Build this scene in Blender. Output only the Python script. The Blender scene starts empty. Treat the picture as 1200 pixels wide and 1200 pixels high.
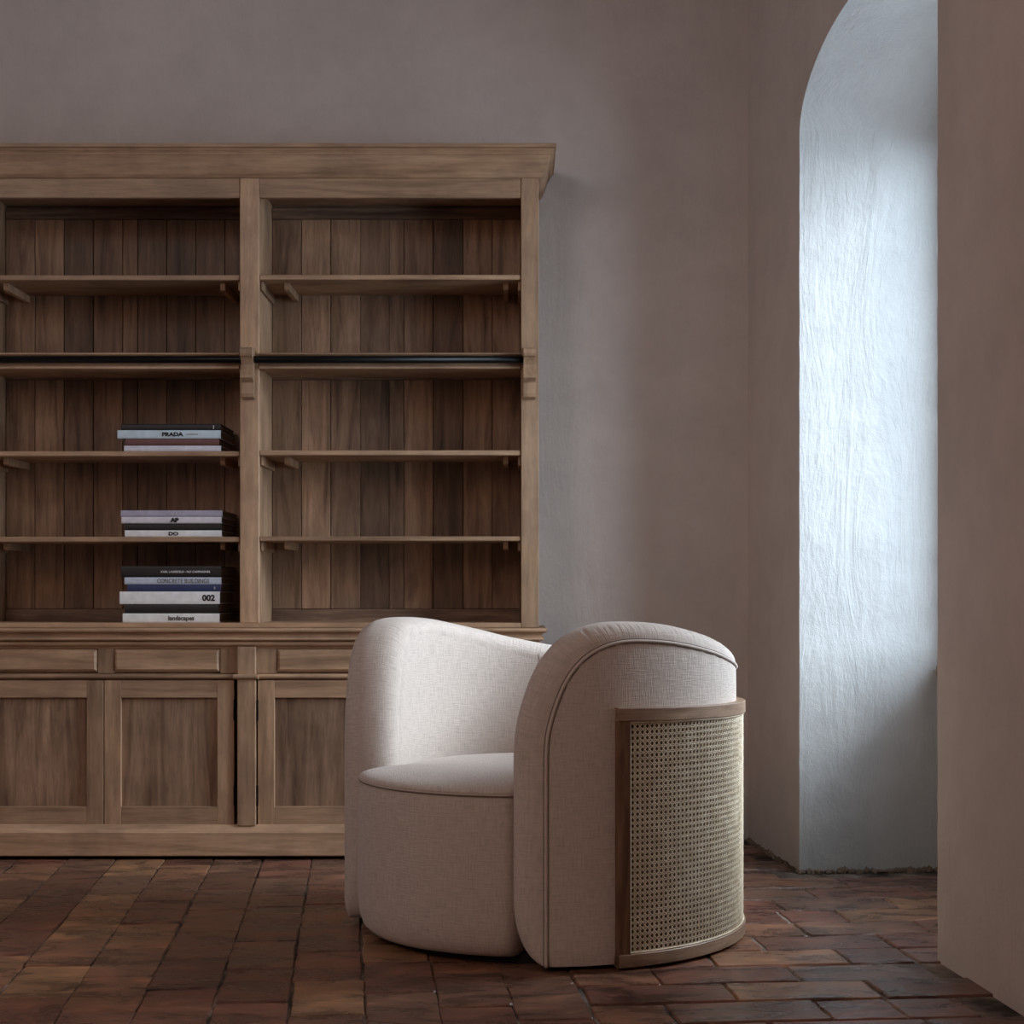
import bpy, bmesh, math, random
from mathutils import Vector
random.seed(7)
rnd = random.Random(11)
C = bpy.context.scene.collection
S = bpy.context.scene
F = 1950.0 / 1200.0           # focal length in frame widths
H = 0.82                      # eye height

# ------------------------------------------------------------- camera
cam = bpy.data.objects.new('camera', bpy.data.cameras.new('camera'))
C.objects.link(cam); S.camera = cam
cam.location = (0, 0, H); cam.rotation_euler = (math.pi/2, 0, 0)
cam.data.sensor_width = 36; cam.data.lens = 36*F
cam.data.shift_y = 90/1200.0
cam.data.clip_start = 0.05

# ------------------------------------------------------------- world, lights, exposure
w = bpy.data.worlds.new('world'); S.world = w; w.use_nodes = True
w.node_tree.nodes['Background'].inputs[0].default_value = (0.62, 0.80, 1.0, 1)
w.node_tree.nodes['Background'].inputs[1].default_value = 1.0
S.view_settings.view_transform = 'Standard'; S.view_settings.look = 'None'
S.view_settings.exposure = 0.0; S.view_settings.gamma = 1.0
S.view_settings.use_curve_mapping = False
S.cycles.max_bounces = 10; S.cycles.diffuse_bounces = 6
S.cycles.use_denoising = True

# right wall runs a little askew: JX, JY is the foot of the far jamb, DV runs towards the camera, NV out of the room
JX, JY = 0.832, 4.816
DV = Vector((0.0960, -0.9954, 0)); NV = Vector((0.9954, 0.0960, 0))
def RW(s, n, z): return Vector((JX, JY, z)) + DV*s + NV*n

def area(name, loc, target, sx, sy, power, col):
    l = bpy.data.lights.new(name, 'AREA'); l.shape = 'RECTANGLE'; l.size = sx; l.size_y = sy
    l.energy = power; l.color = col
    o = bpy.data.objects.new(name, l); C.objects.link(o); o.location = loc
    o.rotation_euler = (Vector(target)-Vector(loc)).to_track_quat('-Z', 'Y').to_euler()
    return o
area('open_daylight', RW(3.7, 3.3, 2.3), RW(0.2, -1.0, 1.5), 3.4, 3.4, 400, (0.68, 0.86, 1.0))
area('window_daylight', RW(0.57, 0.70, 1.15), RW(0.57, -1.0, 0.9), 1.2, 1.7, 26, (0.76, 0.88, 1.0))
area('sky_daylight', RW(0.95, 3.6, 3.0), RW(0.60, 0.0, 1.35), 2.4, 2.2, 430, (0.88, 0.95, 1.0))
hl = area('high_cool_fill', (-1.6, 2.2, 2.95), (-0.7, 5.44, 2.3), 1.6, 0.8, 4.2, (0.62, 0.84, 1.0)); hl.data.spread = math.radians(110)  # added cool fill lamp under the ceiling, lifts the upper back wall
area('warm_room_fill', (-2.3, 0.6, 2.5), (0.6, 4.6, 1.2), 2.0, 1.4, 34, (1.0, 0.70, 0.56))  # added warm fill lamp inside the room, no window stands here

# ------------------------------------------------------------- materials
def new_mat(name):
    m = bpy.data.materials.new(name); m.use_nodes = True
    nt = m.node_tree; b = nt.nodes['Principled BSDF']
    return m, nt, b
def N(nt, t, **kw):
    n = nt.nodes.new(t)
    for k, v in kw.items():
        if k.startswith('i_'):
            n.inputs[k[2:].replace('_', ' ')].default_value = v
        else: setattr(n, k, v)
    return n
def ramp(nt, src, stops):
    r = nt.nodes.new('ShaderNodeValToRGB'); e = r.color_ramp.elements
    while len(e) < len(stops): e.new(0.5)
    for i, (p, c) in enumerate(stops):
        e[i].position = p; e[i].color = (c[0], c[1], c[2], 1)
    nt.links.new(src, r.inputs[0]); return r
def mixc(nt, fac, a, b, mode='MIX'):
    m = nt.nodes.new('ShaderNodeMix'); m.data_type = 'RGBA'; m.blend_type = mode
    for s, v in ((m.inputs[0], fac), (m.inputs[6], a), (m.inputs[7], b)):
        if hasattr(v, 'links'): nt.links.new(v, s)
        else: s.default_value = v if isinstance(v, float) else (v[0], v[1], v[2], 1)
    return m.outputs[2]
def bump(nt, b, h, strength, dist):
    n = nt.nodes.new('ShaderNodeBump'); n.inputs['Strength'].default_value = strength
    n.inputs['Distance'].default_value = dist
    nt.links.new(h, n.inputs['Height']); nt.links.new(n.outputs[0], b.inputs['Normal'])
def simple(name, col, rough=0.6, metal=0.0):
    m, nt, b = new_mat(name)
    b.inputs['Base Color'].default_value = (*col, 1); b.inputs['Roughness'].default_value = rough
    b.inputs['Metallic'].default_value = metal
    return m

def plaster(name, c1, c2, relief=0.5):
    m, nt, b = new_mat(name)
    tc = N(nt, 'ShaderNodeTexCoord')
    n1 = N(nt, 'ShaderNodeTexNoise', i_Scale=1.3, i_Detail=5.0, i_Roughness=0.6)
    n2 = N(nt, 'ShaderNodeTexNoise', i_Scale=9.0, i_Detail=8.0, i_Roughness=0.65)
    mp = N(nt, 'ShaderNodeMapping'); mp.inputs['Scale'].default_value = (3, 3, 0.55)
    n3 = N(nt, 'ShaderNodeTexNoise', i_Scale=2.6, i_Detail=7.0, i_Roughness=0.7, i_Distortion=1.2)
    for n in (n1, n2): nt.links.new(tc.outputs['Object'], n.inputs['Vector'])
    nt.links.new(tc.outputs['Object'], mp.inputs['Vector']); nt.links.new(mp.outputs[0], n3.inputs['Vector'])
    r = ramp(nt, n1.outputs[0], [(0.35, c1), (0.65, c2)])
    r2 = ramp(nt, n2.outputs[0], [(0.35, (0.93,)*3), (0.6, (1,)*3)])
    c = mixc(nt, 1.0, r.outputs[0], r2.outputs[0], 'MULTIPLY')
    nt.links.new(c, b.inputs['Base Color']); b.inputs['Roughness'].default_value = 0.85
    ad = N(nt, 'ShaderNodeMath', operation='ADD'); nt.links.new(n2.outputs[0], ad.inputs[0]); nt.links.new(n3.outputs[0], ad.inputs[1])
    bump(nt, b, ad.outputs[0], relief, 0.012)
    return m
M_WALL = plaster('wall_plaster', (0.60, 0.54, 0.51), (0.68, 0.61, 0.58))
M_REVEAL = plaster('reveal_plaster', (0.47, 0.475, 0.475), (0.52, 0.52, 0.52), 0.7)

def wood(name, scale, dark, mid, light, rough=0.55, gain=1.0, knots=True):
    m, nt, b = new_mat(name)
    tc = N(nt, 'ShaderNodeTexCoord'); oi = N(nt, 'ShaderNodeObjectInfo')
    ml = N(nt, 'ShaderNodeVectorMath', operation='SCALE'); ml.inputs[0].default_value = (13, 29, 17)
    nt.links.new(oi.outputs['Random'], ml.inputs['Scale'])
    ad = N(nt, 'ShaderNodeVectorMath', operation='ADD')
    nt.links.new(tc.outputs['Object'], ad.inputs[0]); nt.links.new(ml.outputs[0], ad.inputs[1])
    mp = N(nt, 'ShaderNodeMapping'); mp.inputs['Scale'].default_value = scale
    nt.links.new(ad.outputs[0], mp.inputs['Vector'])
    n1 = N(nt, 'ShaderNodeTexNoise', i_Scale=1.0, i_Detail=4.0, i_Roughness=0.55, i_Distortion=0.9)
    mp2 = N(nt, 'ShaderNodeMapping'); mp2.inputs['Scale'].default_value = tuple(v*5.0 for v in scale)
    nt.links.new(ad.outputs[0], mp2.inputs['Vector'])
    n2 = N(nt, 'ShaderNodeTexNoise', i_Scale=1.0, i_Detail=5.0, i_Roughness=0.7)
    n3 = N(nt, 'ShaderNodeTexNoise', i_Scale=7.0, i_Detail=3.0, i_Roughness=0.6)
    nt.links.new(ad.outputs[0], n3.inputs['Vector'])
    nt.links.new(mp.outputs[0], n1.inputs['Vector']); nt.links.new(mp2.outputs[0], n2.inputs['Vector'])
    r = ramp(nt, n1.outputs[0], [(0.22, dark), (0.46, mid), (0.74, light)])
    r2 = ramp(nt, n2.outputs[0], [(0.30, (0.72,)*3), (0.55, (1,)*3), (0.75, (1.12,)*3)])
    c = mixc(nt, 1.0, r.outputs[0], r2.outputs[0], 'MULTIPLY')
    r3 = ramp(nt, n3.outputs[0], [(0.33, (0.80, 0.79, 0.80)), (0.52, (1,)*3), (0.70, (1.08, 1.06, 1.02))])
    c = mixc(nt, 1.0, c, r3.outputs[0], 'MULTIPLY')
    rr = ramp(nt, oi.outputs['Random'], [(0.0, (1-0.22*gain,)*3), (1.0, (1+0.12*gain,)*3)])
    c = mixc(nt, 1.0, c, rr.outputs[0], 'MULTIPLY')
    nt.links.new(c, b.inputs['Base Color']); b.inputs['Roughness'].default_value = rough
    bump(nt, b, n2.outputs[0], 0.25, 0.002)
    return m
WD, WM, WL = (0.230, 0.135, 0.080), (0.440, 0.275, 0.168), (0.560, 0.366, 0.236)
WOOD_V = wood('wood_upright_grain', (16, 16, 1.6), WD, WM, WL)
WOOD_H = wood('wood_level_grain', (1.6, 6, 20), WD, WM, WL)
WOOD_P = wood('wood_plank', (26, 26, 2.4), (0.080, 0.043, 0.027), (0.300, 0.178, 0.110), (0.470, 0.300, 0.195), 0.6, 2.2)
WOOD_B = wood('wood_back_rail_shaded', (2.4, 10, 26), (0.055, 0.032, 0.022), (0.175, 0.105, 0.070), (0.330, 0.212, 0.145))  # darker copy of the wood; shade inside the shelves is in its colour
OAK_V = wood('oak_upright_grain', (30, 30, 3.5), (0.045, 0.022, 0.012), (0.165, 0.085, 0.045), (0.29, 0.165, 0.095), 0.45, 0.2)
OAK_H = wood('oak_level_grain', (4, 4, 55), (0.16, 0.10, 0.065), (0.34, 0.225, 0.15), (0.46, 0.33, 0.235), 0.4, 0.2)
METAL = simple('black_metal', (0.006, 0.006, 0.006), 0.38, 0.6)
BLACK = simple('black_void', (0.01, 0.009, 0.008), 0.9)

def fabric(name, col, strength=0.9):
    m, nt, b = new_mat(name)
    uv = N(nt, 'ShaderNodeUVMap'); hs = []
    for sc in ((28, 330, 1), (330, 28, 1)):
        mp = N(nt, 'ShaderNodeMapping'); mp.inputs['Scale'].default_value = sc
        nt.links.new(uv.outputs[0], mp.inputs['Vector'])
        n = N(nt, 'ShaderNodeTexNoise', i_Scale=1.0, i_Detail=2.5, i_Roughness=0.6)
        nt.links.new(mp.outputs[0], n.inputs['Vector']); hs.append(n.outputs[0])
    ad = N(nt, 'ShaderNodeMath', operation='ADD'); nt.links.new(hs[0], ad.inputs[0]); nt.links.new(hs[1], ad.inputs[1])
    hf = N(nt, 'ShaderNodeMath', operation='MULTIPLY'); nt.links.new(ad.outputs[0], hf.inputs[0]); hf.inputs[1].default_value = 0.5
    r = ramp(nt, hf.outputs[0], [(0.34, tuple(c*0.80 for c in col)), (0.52, col), (0.66, tuple(min(1, c*1.10) for c in col))])
    nt.links.new(r.outputs[0], b.inputs['Base Color'])
    b.inputs['Roughness'].default_value = 0.9
    b.inputs['Sheen Weight'].default_value = 0.25; b.inputs['Sheen Roughness'].default_value = 0.5
    b.inputs['Specular IOR Level'].default_value = 0.2
    bump(nt, b, hf.outputs[0], strength, 0.0025)
    return m
LINEN = fabric('linen_weave', (0.66, 0.595, 0.55))
THREAD = simple('seam_thread', (0.20, 0.165, 0.145), 0.9)
def cane_mat():
    m, nt, b = new_mat('rattan_cane')
    tc = N(nt, 'ShaderNodeTexCoord')
    n = N(nt, 'ShaderNodeTexNoise', i_Scale=35.0, i_Detail=3.0)
    nt.links.new(tc.outputs['Object'], n.inputs['Vector'])
    r = ramp(nt, n.outputs[0], [(0.3, (0.70, 0.58, 0.41)), (0.7, (0.93, 0.84, 0.66))])
    nt.links.new(r.outputs[0], b.inputs['Base Color']); b.inputs['Roughness'].default_value = 0.42
    return m
CANE = cane_mat()

def terracotta():
    m, nt, b = new_mat('terracotta')
    tc = N(nt, 'ShaderNodeTexCoord'); oi = N(nt, 'ShaderNodeObjectInfo'); geo = N(nt, 'ShaderNodeNewGeometry')
    mp = N(nt, 'ShaderNodeMapping'); mp.inputs['Scale'].default_value = (6, 13, 6)
    nt.links.new(geo.outputs['Position'], mp.inputs['Vector'])
    n1 = N(nt, 'ShaderNodeTexNoise', i_Scale=1.0, i_Detail=6.0, i_Roughness=0.65, i_Distortion=0.6)
    nt.links.new(mp.outputs[0], n1.inputs['Vector'])
    n2 = N(nt, 'ShaderNodeTexNoise', i_Scale=60.0, i_Detail=5.0, i_Roughness=0.7)
    nt.links.new(geo.outputs['Position'], n2.inputs['Vector'])
    base = ramp(nt, oi.outputs['Random'], [(0.0, (0.120, 0.062, 0.046)), (0.25, (0.200, 0.088, 0.064)),
        (0.5, (0.165, 0.096, 0.070)), (0.75, (0.245, 0.122, 0.078)), (1.0, (0.310, 0.180, 0.102))])
    var = ramp(nt, n1.outputs[0], [(0.32, (0.28, 0.29, 0.33)), (0.46, (0.85, 0.85, 0.86)), (0.56, (1.25, 1.2, 1.14)), (0.70, (2.1, 1.9, 1.65))])
    c = mixc(nt, 1.0, base.outputs[0], var.outputs[0], 'MULTIPLY')
    sp = ramp(nt, n2.outputs[0], [(0.62, (0, 0, 0)), (0.78, (1, 1, 1))])
    sf = N(nt, 'ShaderNodeMath', operation='MULTIPLY'); nt.links.new(sp.outputs[0], sf.inputs[0]); sf.inputs[1].default_value = 0.35
    c = mixc(nt, sf.outputs[0], c, (0.26, 0.17, 0.12))
    nt.links.new(c, b.inputs['Base Color'])
    rr = ramp(nt, n1.outputs[0], [(0.3, (0.18,)*3), (0.7, (0.42,)*3)])
    nt.links.new(rr.outputs[0], b.inputs['Roughness'])
    ad = N(nt, 'ShaderNodeMath', operation='MULTIPLY_ADD'); nt.links.new(n2.outputs[0], ad.inputs[0]); ad.inputs[1].default_value = 0.25
    nt.links.new(n1.outputs[0], ad.inputs[2])
    bump(nt, b, ad.outputs[0], 0.6, 0.011)
    return m
TERRA = terracotta()
def mortar():
    m, nt, b = new_mat('mortar')
    geo = N(nt, 'ShaderNodeNewGeometry')
    n = N(nt, 'ShaderNodeTexNoise', i_Scale=5.0, i_Detail=8.0, i_Roughness=0.7)
    nt.links.new(geo.outputs['Position'], n.inputs['Vector'])
    r = ramp(nt, n.outputs[0], [(0.40, (0.02, 0.013, 0.010)), (0.52, (0.16, 0.125, 0.10)), (0.68, (0.42, 0.36, 0.31))])
    nt.links.new(r.outputs[0], b.inputs['Base Color']); b.inputs['Roughness'].default_value = 0.9
    bump(nt, b, n.outputs[0], 0.8, 0.01)
    return m
MORTAR = mortar()
CRUMB = plaster('crumbling_plaster', (0.16, 0.11, 0.08), (0.30, 0.23, 0.18), 0.9)

# ------------------------------------------------------------- mesh helpers
def link(name, me, mat, parent=None, loc=(0, 0, 0), smooth=False):
    if mat and not me.materials: me.materials.append(mat)
    if smooth:
        for p in me.polygons: p.use_smooth = True
    o = bpy.data.objects.new(name, me); C.objects.link(o); o.location = loc
    if parent: o.parent = parent
    return o
def empty(name, loc):
    o = bpy.data.objects.new(name, None); C.objects.link(o); o.location = loc; o.empty_display_size = 0.1
    return o
def tag(o, label=None, cat=None, group=None, kind=None):
    if label: o['label'] = label
    if cat: o['category'] = cat
    if group: o['group'] = group
    if kind: o['kind'] = kind
    return o
def add_box(bm, x0, x1, y0, y1, z0, z1, bev=0.0015):
    vs = [bm.verts.new((x, y, z)) for x in (x0, x1) for y in (y0, y1) for z in (z0, z1)]
    fs = [bm.faces.new([vs[i] for i in q]) for q in ((0,1,3,2), (4,6,7,5), (0,4,5,1), (2,3,7,6), (0,2,6,4), (1,5,7,3))]
    if bev > 0:
        es = list({e for f in fs for e in f.edges})
        bmesh.ops.bevel(bm, geom=es, offset=bev, segments=1, affect='EDGES', profile=0.5)
def to_mesh(bm, name):
    bmesh.ops.recalc_face_normals(bm, faces=bm.faces)
    me = bpy.data.meshes.new(name); bm.to_mesh(me); bm.free(); return me
def boxes(name, lst, mat, parent, bev=0.0015):
    """one part made of boxes given in world coordinates; origin at the middle of the first box"""
    P = parent.matrix_basis.translation if parent else Vector((0, 0, 0))
    if parent and parent.parent: P = P + parent.parent.matrix_basis.translation
    b = lst[0]; c = Vector(((b[0]+b[1])/2, (b[2]+b[3])/2, (b[4]+b[5])/2))
    bm = bmesh.new()
    for q in lst: add_box(bm, q[0]-c.x, q[1]-c.x, q[2]-c.y, q[3]-c.y, q[4]-c.z, q[5]-c.z, bev)
    return link(name, to_mesh(bm, name), mat, parent, c-P)
def grid_mesh(name, rows, uvs=None, closed_u=False, flip=False):
    """rows: list of lists of points"""
    nr, nc = len(rows), len(rows[0])
    vs = [tuple(p) for r in rows for p in r]; fs = []
    for i in range(nr-1 if not closed_u else nr):
        for j in range(nc-1):
            a, b_ = i*nc+j, i*nc+j+1; c, d = ((i+1) % nr)*nc+j+1, ((i+1) % nr)*nc+j
            fs.append((a, d, c, b_) if flip else (a, b_, c, d))
    me = bpy.data.meshes.new(name); me.from_pydata(vs, [], fs); me.update()
    if uvs:
        flat = [uv for r in uvs for uv in r]; l = me.uv_layers.new(name='UVMap')
        data = []
        for lp in me.loops: data.extend(flat[lp.vertex_index])
        l.data.foreach_set('uv', data)
    return me
def tube_mesh(name, pts, r, sides=8, closed=False, bm=None):
    own = bm is None
    if own: bm = bmesh.new()
    rings = []; n = len(pts); pts = [Vector(p) for p in pts]
    for i, p in enumerate(pts):
        a = pts[(i-1) % n] if (closed or i > 0) else p; b_ = pts[(i+1) % n] if (closed or i < n-1) else p
        t = (b_-a).normalized(); up = Vector((0, 0, 1)) if abs(t.z) < 0.9 else Vector((1, 0, 0))
        if rings and prev is not None:
            u = (prev - t*prev.dot(t)).normalized()
        else: u = t.cross(up).normalized()
        prev = u; v = t.cross(u)
        rings.append([bm.verts.new(p+(u*math.cos(k*2*math.pi/sides)+v*math.sin(k*2*math.pi/sides))*r) for k in range(sides)])
    m = n if closed else n-1
    for i in range(m):
        A, B = rings[i], rings[(i+1) % n]
        for k in range(sides): bm.faces.new((A[k], A[(k+1) % sides], B[(k+1) % sides], B[k]))
    if not closed:
        bm.faces.new(rings[0][::-1]); bm.faces.new(rings[-1])
    return to_mesh(bm, name) if own else None
def catmull(P, k=8):
    out = []
    for i in range(len(P)-1):
        p0 = P[max(i-1, 0)]; p1 = P[i]; p2 = P[i+1]; p3 = P[min(i+2, len(P)-1)]
        for j in range(k):
            t = j/k
            out.append(tuple(0.5*((2*b)+(c-a)*t+(2*a-5*b+4*c-d)*t*t+(3*b-a-3*c+d)*t**3) for a, b, c, d in zip(p0, p1, p2, p3)))
    out.append(tuple(P[-1])); return out

# ------------------------------------------------------------- room shell
YB = 5.44; CORNER = JX - 0.0964*(YB-JY); CEIL = 3.1; XL = -2.6; YF = -2.4; OPEN = 1.14; ZS = 2.134; RISE = 0.225
def plane_box(name, b, mat):
    o = boxes(name, [b], mat, None, 0); tag(o, kind='structure'); return o
plane_box('wall_back', (XL-0.1, CORNER+0.9, YB, YB+0.1, -0.03, CEIL+0.1), M_WALL)
plane_box('wall_left', (XL-0.1, XL, YF-0.1, YB, -0.03, CEIL+0.1), M_WALL)
plane_box('wall_front', (XL, 2.3, YF-0.1, YF, -0.03, CEIL+0.1), M_WALL)
plane_box('ceiling', (XL, 2.3, YF, YB, CEIL, CEIL+0.1), M_WALL)

def jit(k): r = random.Random(int(k*1000)+5); return r.uniform(-0.0026, 0.0026)
zs = [-0.03]+[i*0.0357 for i in range(1, int(ZS/0.0357))]+[ZS]
arch = [(0.57-0.57*math.cos(math.pi*i/48), ZS+RISE*math.sin(math.pi*i/48)) for i in range(49)]
edge = [(jit(z), z) for z in zs[:-1]] + arch + [(OPEN+jit(z+9), z) for z in zs[:-1][::-1]]
bm = bmesh.new(); cache = {}
def V(s, n, z):
    k = (round(s, 5), round(n, 5), round(z, 5))
    if k not in cache: cache[k] = bm.verts.new(RW(s, n, z))
    return cache[k]
def quad(*p):
    try: bm.faces.new([V(*q) for q in p])
    except ValueError: pass
s_end = 7.35; nz = len(zs)-1
L = edge[:nz+1]; R = edge[-(nz+1):][::-1]
L[-1] = (0.0, ZS); R = R[:nz]+[(OPEN, ZS)]
for i in range(nz):                     # wall either side of the opening, up to the springing
    quad((-0.75, 0, zs[i]), (L[i][0], 0, L[i][1]), (L[i+1][0], 0, L[i+1][1]), (-0.75, 0, zs[i+1]))
    quad((R[i][0], 0, R[i][1]), (s_end, 0, zs[i]), (s_end, 0, zs[i+1]), (R[i+1][0], 0, R[i+1][1]))
quad((-0.75, 0, ZS), (0, 0, ZS), (0, 0, CEIL+0.05), (-0.75, 0, CEIL+0.05))
quad((OPEN, 0, ZS), (s_end, 0, ZS), (s_end, 0, CEIL+0.05), (OPEN, 0, CEIL+0.05))
for i in range(48):
    quad((arch[i][0], 0, arch[i][1]), (arch[i+1][0], 0, arch[i+1][1]), (arch[i+1][0], 0, CEIL+0.05), (arch[i][0], 0, CEIL+0.05))
wr = link('wall_right', to_mesh(bm, 'wall_right'), M_WALL); tag(wr, kind='structure')

# arched recess with a window set in its outer side
bm = bmesh.new(); cache = {}; DEP = 0.46
path = L + arch[1:-1] + R[::-1]
rows = []
for (s, z) in path:
    rows.append([bm.verts.new(RW(s + (jit(s*3+z*7+k)*0.5 if 0 < k < 8 else (0 if k == 0 else 0)), DEP*k/8, z)) for k in range(9)])
for i in range(len(rows)-1):
    for k in range(8): bm.faces.new((rows[i][k], rows[i][k+1], rows[i+1][k+1], rows[i+1][k]))
for f in bm.faces: f.smooth = True
WZ0, WZ1, WS0, WS1 = 0.60, 2.14, 0.07, 1.07
def q4(s0, s1, z0, z1):
    bm.faces.new([bm.verts.new(RW(s, DEP, z)) for s, z in ((s0, z0), (s1, z0), (s1, z1), (s0, z1))])
q4(-0.02, OPEN+0.02, -0.03, WZ0); q4(-0.02, WS0, WZ0, WZ1); q4(WS1, OPEN+0.02, WZ0, WZ1); q4(-0.02, OPEN+0.02, WZ1, ZS+RISE+0.02)
win = link('window_1', to_mesh(bm, 'window_1'), M_REVEAL); tag(win, kind='structure')
def obox(name, s0, s1, n0, n1, z0, z1, mat, parent):
    bm = bmesh.new(); add_box(bm, s0, s1, n0, n1, z0, z1, 0.002)
    for v in bm.verts: v.co = RW(v.co.x, v.co.y, v.co.z)
    return link(name, to_mesh(bm, name), mat, parent)
fr = bmesh.new()
for b_ in ((WS0, WS0+0.05, WZ0, WZ1), (WS1-0.05, WS1, WZ0, WZ1), (WS0+0.05, WS1-0.05, WZ0, WZ0+0.05), (WS0+0.05, WS1-0.05, WZ1-0.05, WZ1), (0.55, 0.59, WZ0+0.05, WZ1-0.05)):
    add_box(fr, b_[0], b_[1], DEP+0.002, DEP+0.05, b_[2], b_[3], 0.002)
for v in fr.verts: v.co = RW(v.co.x, v.co.y, v.co.z)
link('window_frame', to_mesh(fr, 'window_frame'), WOOD_V, win)
obox('window_sill', WS0-0.05, WS1+0.05, DEP-0.06, DEP-0.002, WZ0-0.035, WZ0-0.003, WOOD_H, win)
gm = bpy.data.materials.new('window_glass'); gm.use_nodes = True; nt = gm.node_tree; nt.nodes.clear()
out = nt.nodes.new('ShaderNodeOutputMaterial'); mx = nt.nodes.new('ShaderNodeMixShader'); mx.inputs[0].default_value = 0.06
tr = nt.nodes.new('ShaderNodeBsdfTransparent'); gl = nt.nodes.new('ShaderNodeBsdfGlossy'); gl.inputs['Roughness'].default_value = 0.02
nt.links.new(tr.outputs[0], mx.inputs[1]); nt.links.new(gl.outputs[0], mx.inputs[2]); nt.links.new(mx.outputs[0], out.inputs[0])
for a, b_ in ((WS0+0.05, 0.55), (0.59, WS1-0.05)):
    obox('pane', a, b_, DEP+0.022, DEP+0.027, WZ0+0.05, WZ1-0.05, gm, win)

# ------------------------------------------------------------- floor: mortar bed and single bricks
floor = boxes('floor', [(XL, 2.3, YF, YB, -0.05, -0.0045)], MORTAR, None, 0); tag(floor, kind='structure')
fl = floor.location.copy()
EX = Vector((0.99537, 0.0960, 0)); EY = Vector((-0.0960, 0.99537, 0))
SK = math.atan2(EX.y, EX.x)
def brick_mesh(w, d, seed):
    r = random.Random(seed); bm = bmesh.new(); top = []; bot = []; low = []
    pts = []
    for (ax, ay, bx_, by_) in ((-1, -1, 1, -1), (1, -1, 1, 1), (1, 1, -1, 1), (-1, 1, -1, -1)):
        for t in (0.02, 0.25, 0.5, 0.75, 0.98):
            x = ax+(bx_-ax)*t; y = ay+(by_-ay)*t
            pts.append((x*w/2 + r.uniform(-.0022, .0022), y*d/2 + r.uniform(-.0022, .0022)))
    n = len(pts)
    for (x, y) in pts:
        bot.append(bm.verts.new((x, y, -0.03))); low.append(bm.verts.new((x, y, -0.0035+r.uniform(-.001, .001))))
        k = 1-0.0035/math.hypot(x, y)
        top.append(bm.verts.new((x*k, y*k, 0+r.uniform(-.0005, .0004))))
    for i in range(n):
        j = (i+1) % n
        bm.faces.new((bot[i], bot[j], low[j], low[i])); bm.faces.new((low[i], low[j], top[j], top[i]))
    c = bm.verts.new((0, 0, 0.0006))
    for i in range(n): bm.faces.new((top[i], top[(i+1) % n], c))
    return to_mesh(bm, 'brick')
bcache = {}; nb = 0; far_bm = bmesh.new()
def in_view(X, Y):
    if not (2.75 < Y < YB+0.03): return False
    return abs(X) < Y*0.3077+0.22
def brick(p, q, w, d, force=False):
    """p, q: middle in the tile frame"""
    global nb
    P = EX*p + EY*q; e = Vector((w/2+d/2, 0, 0))
    # keep clear of walls and of what stands under the bookcase
    ext = 0.5*w
    if P.x+ext > JX-0.0964*(P.y-JY)+ (0.62 if 3.72 < P.y < 4.78 else 0.16) : return
    if P.y > YB+0.02: return
    if P.x < 0.0 and P.y > 5.28: return
    if P.x < XL+0.1 or P.y < YF+0.1: return
    if not in_view(P.x, P.y):
        n0 = len(far_bm.verts); zt = rnd.uniform(-.001, .0005)
        add_box(far_bm, -w/2+.003, w/2-.003, -d/2+.003, d/2-.003, -.03, zt, 0)
        far_bm.verts.ensure_lookup_table()
        for v in far_bm.verts[n0:]: v.co = Vector((P.x, P.y, 0)) + EX*v.co.x + EY*v.co.y + Vector((0, 0, v.co.z)) - fl
        return
    key = (round(w/0.015), round(d/0.015), rnd.randrange(5))
    if key not in bcache: bcache[key] = brick_mesh(round(w/0.015)*0.015-0.006, round(d/0.015)*0.015-0.006, nb)
    o = link('brick', bcache[key], TERRA, floor, Vector((P.x+rnd.uniform(-.003, .003), P.y+rnd.uniform(-.003, .003), rnd.uniform(-0.0016, 0.0012)))-fl)
    o.rotation_euler = (rnd.uniform(-.004, .004), rnd.uniform(-.004, .004), SK + rnd.uniform(-.012, .012)); nb += 1
# left part: upright bricks, every next column stepped towards the viewer
CW = 0.147; BL = 0.285
for i in range(-22, 0):
    p = 0.465 + (i+0.5)*CW
    q = -2.9 + ((3.9325 + (-4-i)*0.12) + 2.9) % BL
    while q < 5.5:
        if rnd.random() < 0.14:
            brick(p, q-0.0713, CW, BL/2); brick(p, q+0.0713, CW, BL/2)
        else: brick(p, q, CW, BL)
        q += BL
# right part: courses of bricks lying across
q = 2.715-0.152*34; k = 0
while q < 5.5:
    p = 0.465 + (0.315*0.5 if k % 2 else 0.02) + rnd.uniform(-0.02, 0.02) - 0.0
    x = p
    first = p-0.465
    if first > 0.035: brick(0.465+first/2, q, first, 0.15)
    while x < 2.4:
        if k % 3 == 1 and rnd.random() < 0.5:
            brick(x+0.075, q, 0.15, 0.15); brick(x+0.225, q, 0.15, 0.15)
        else: brick(x+0.15, q, 0.30, 0.15)
        x += 0.30
    q += 0.152; k += 1

tag(link('brick_field', to_mesh(far_bm, 'brick_field'), TERRA, floor), kind='stuff')
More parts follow.
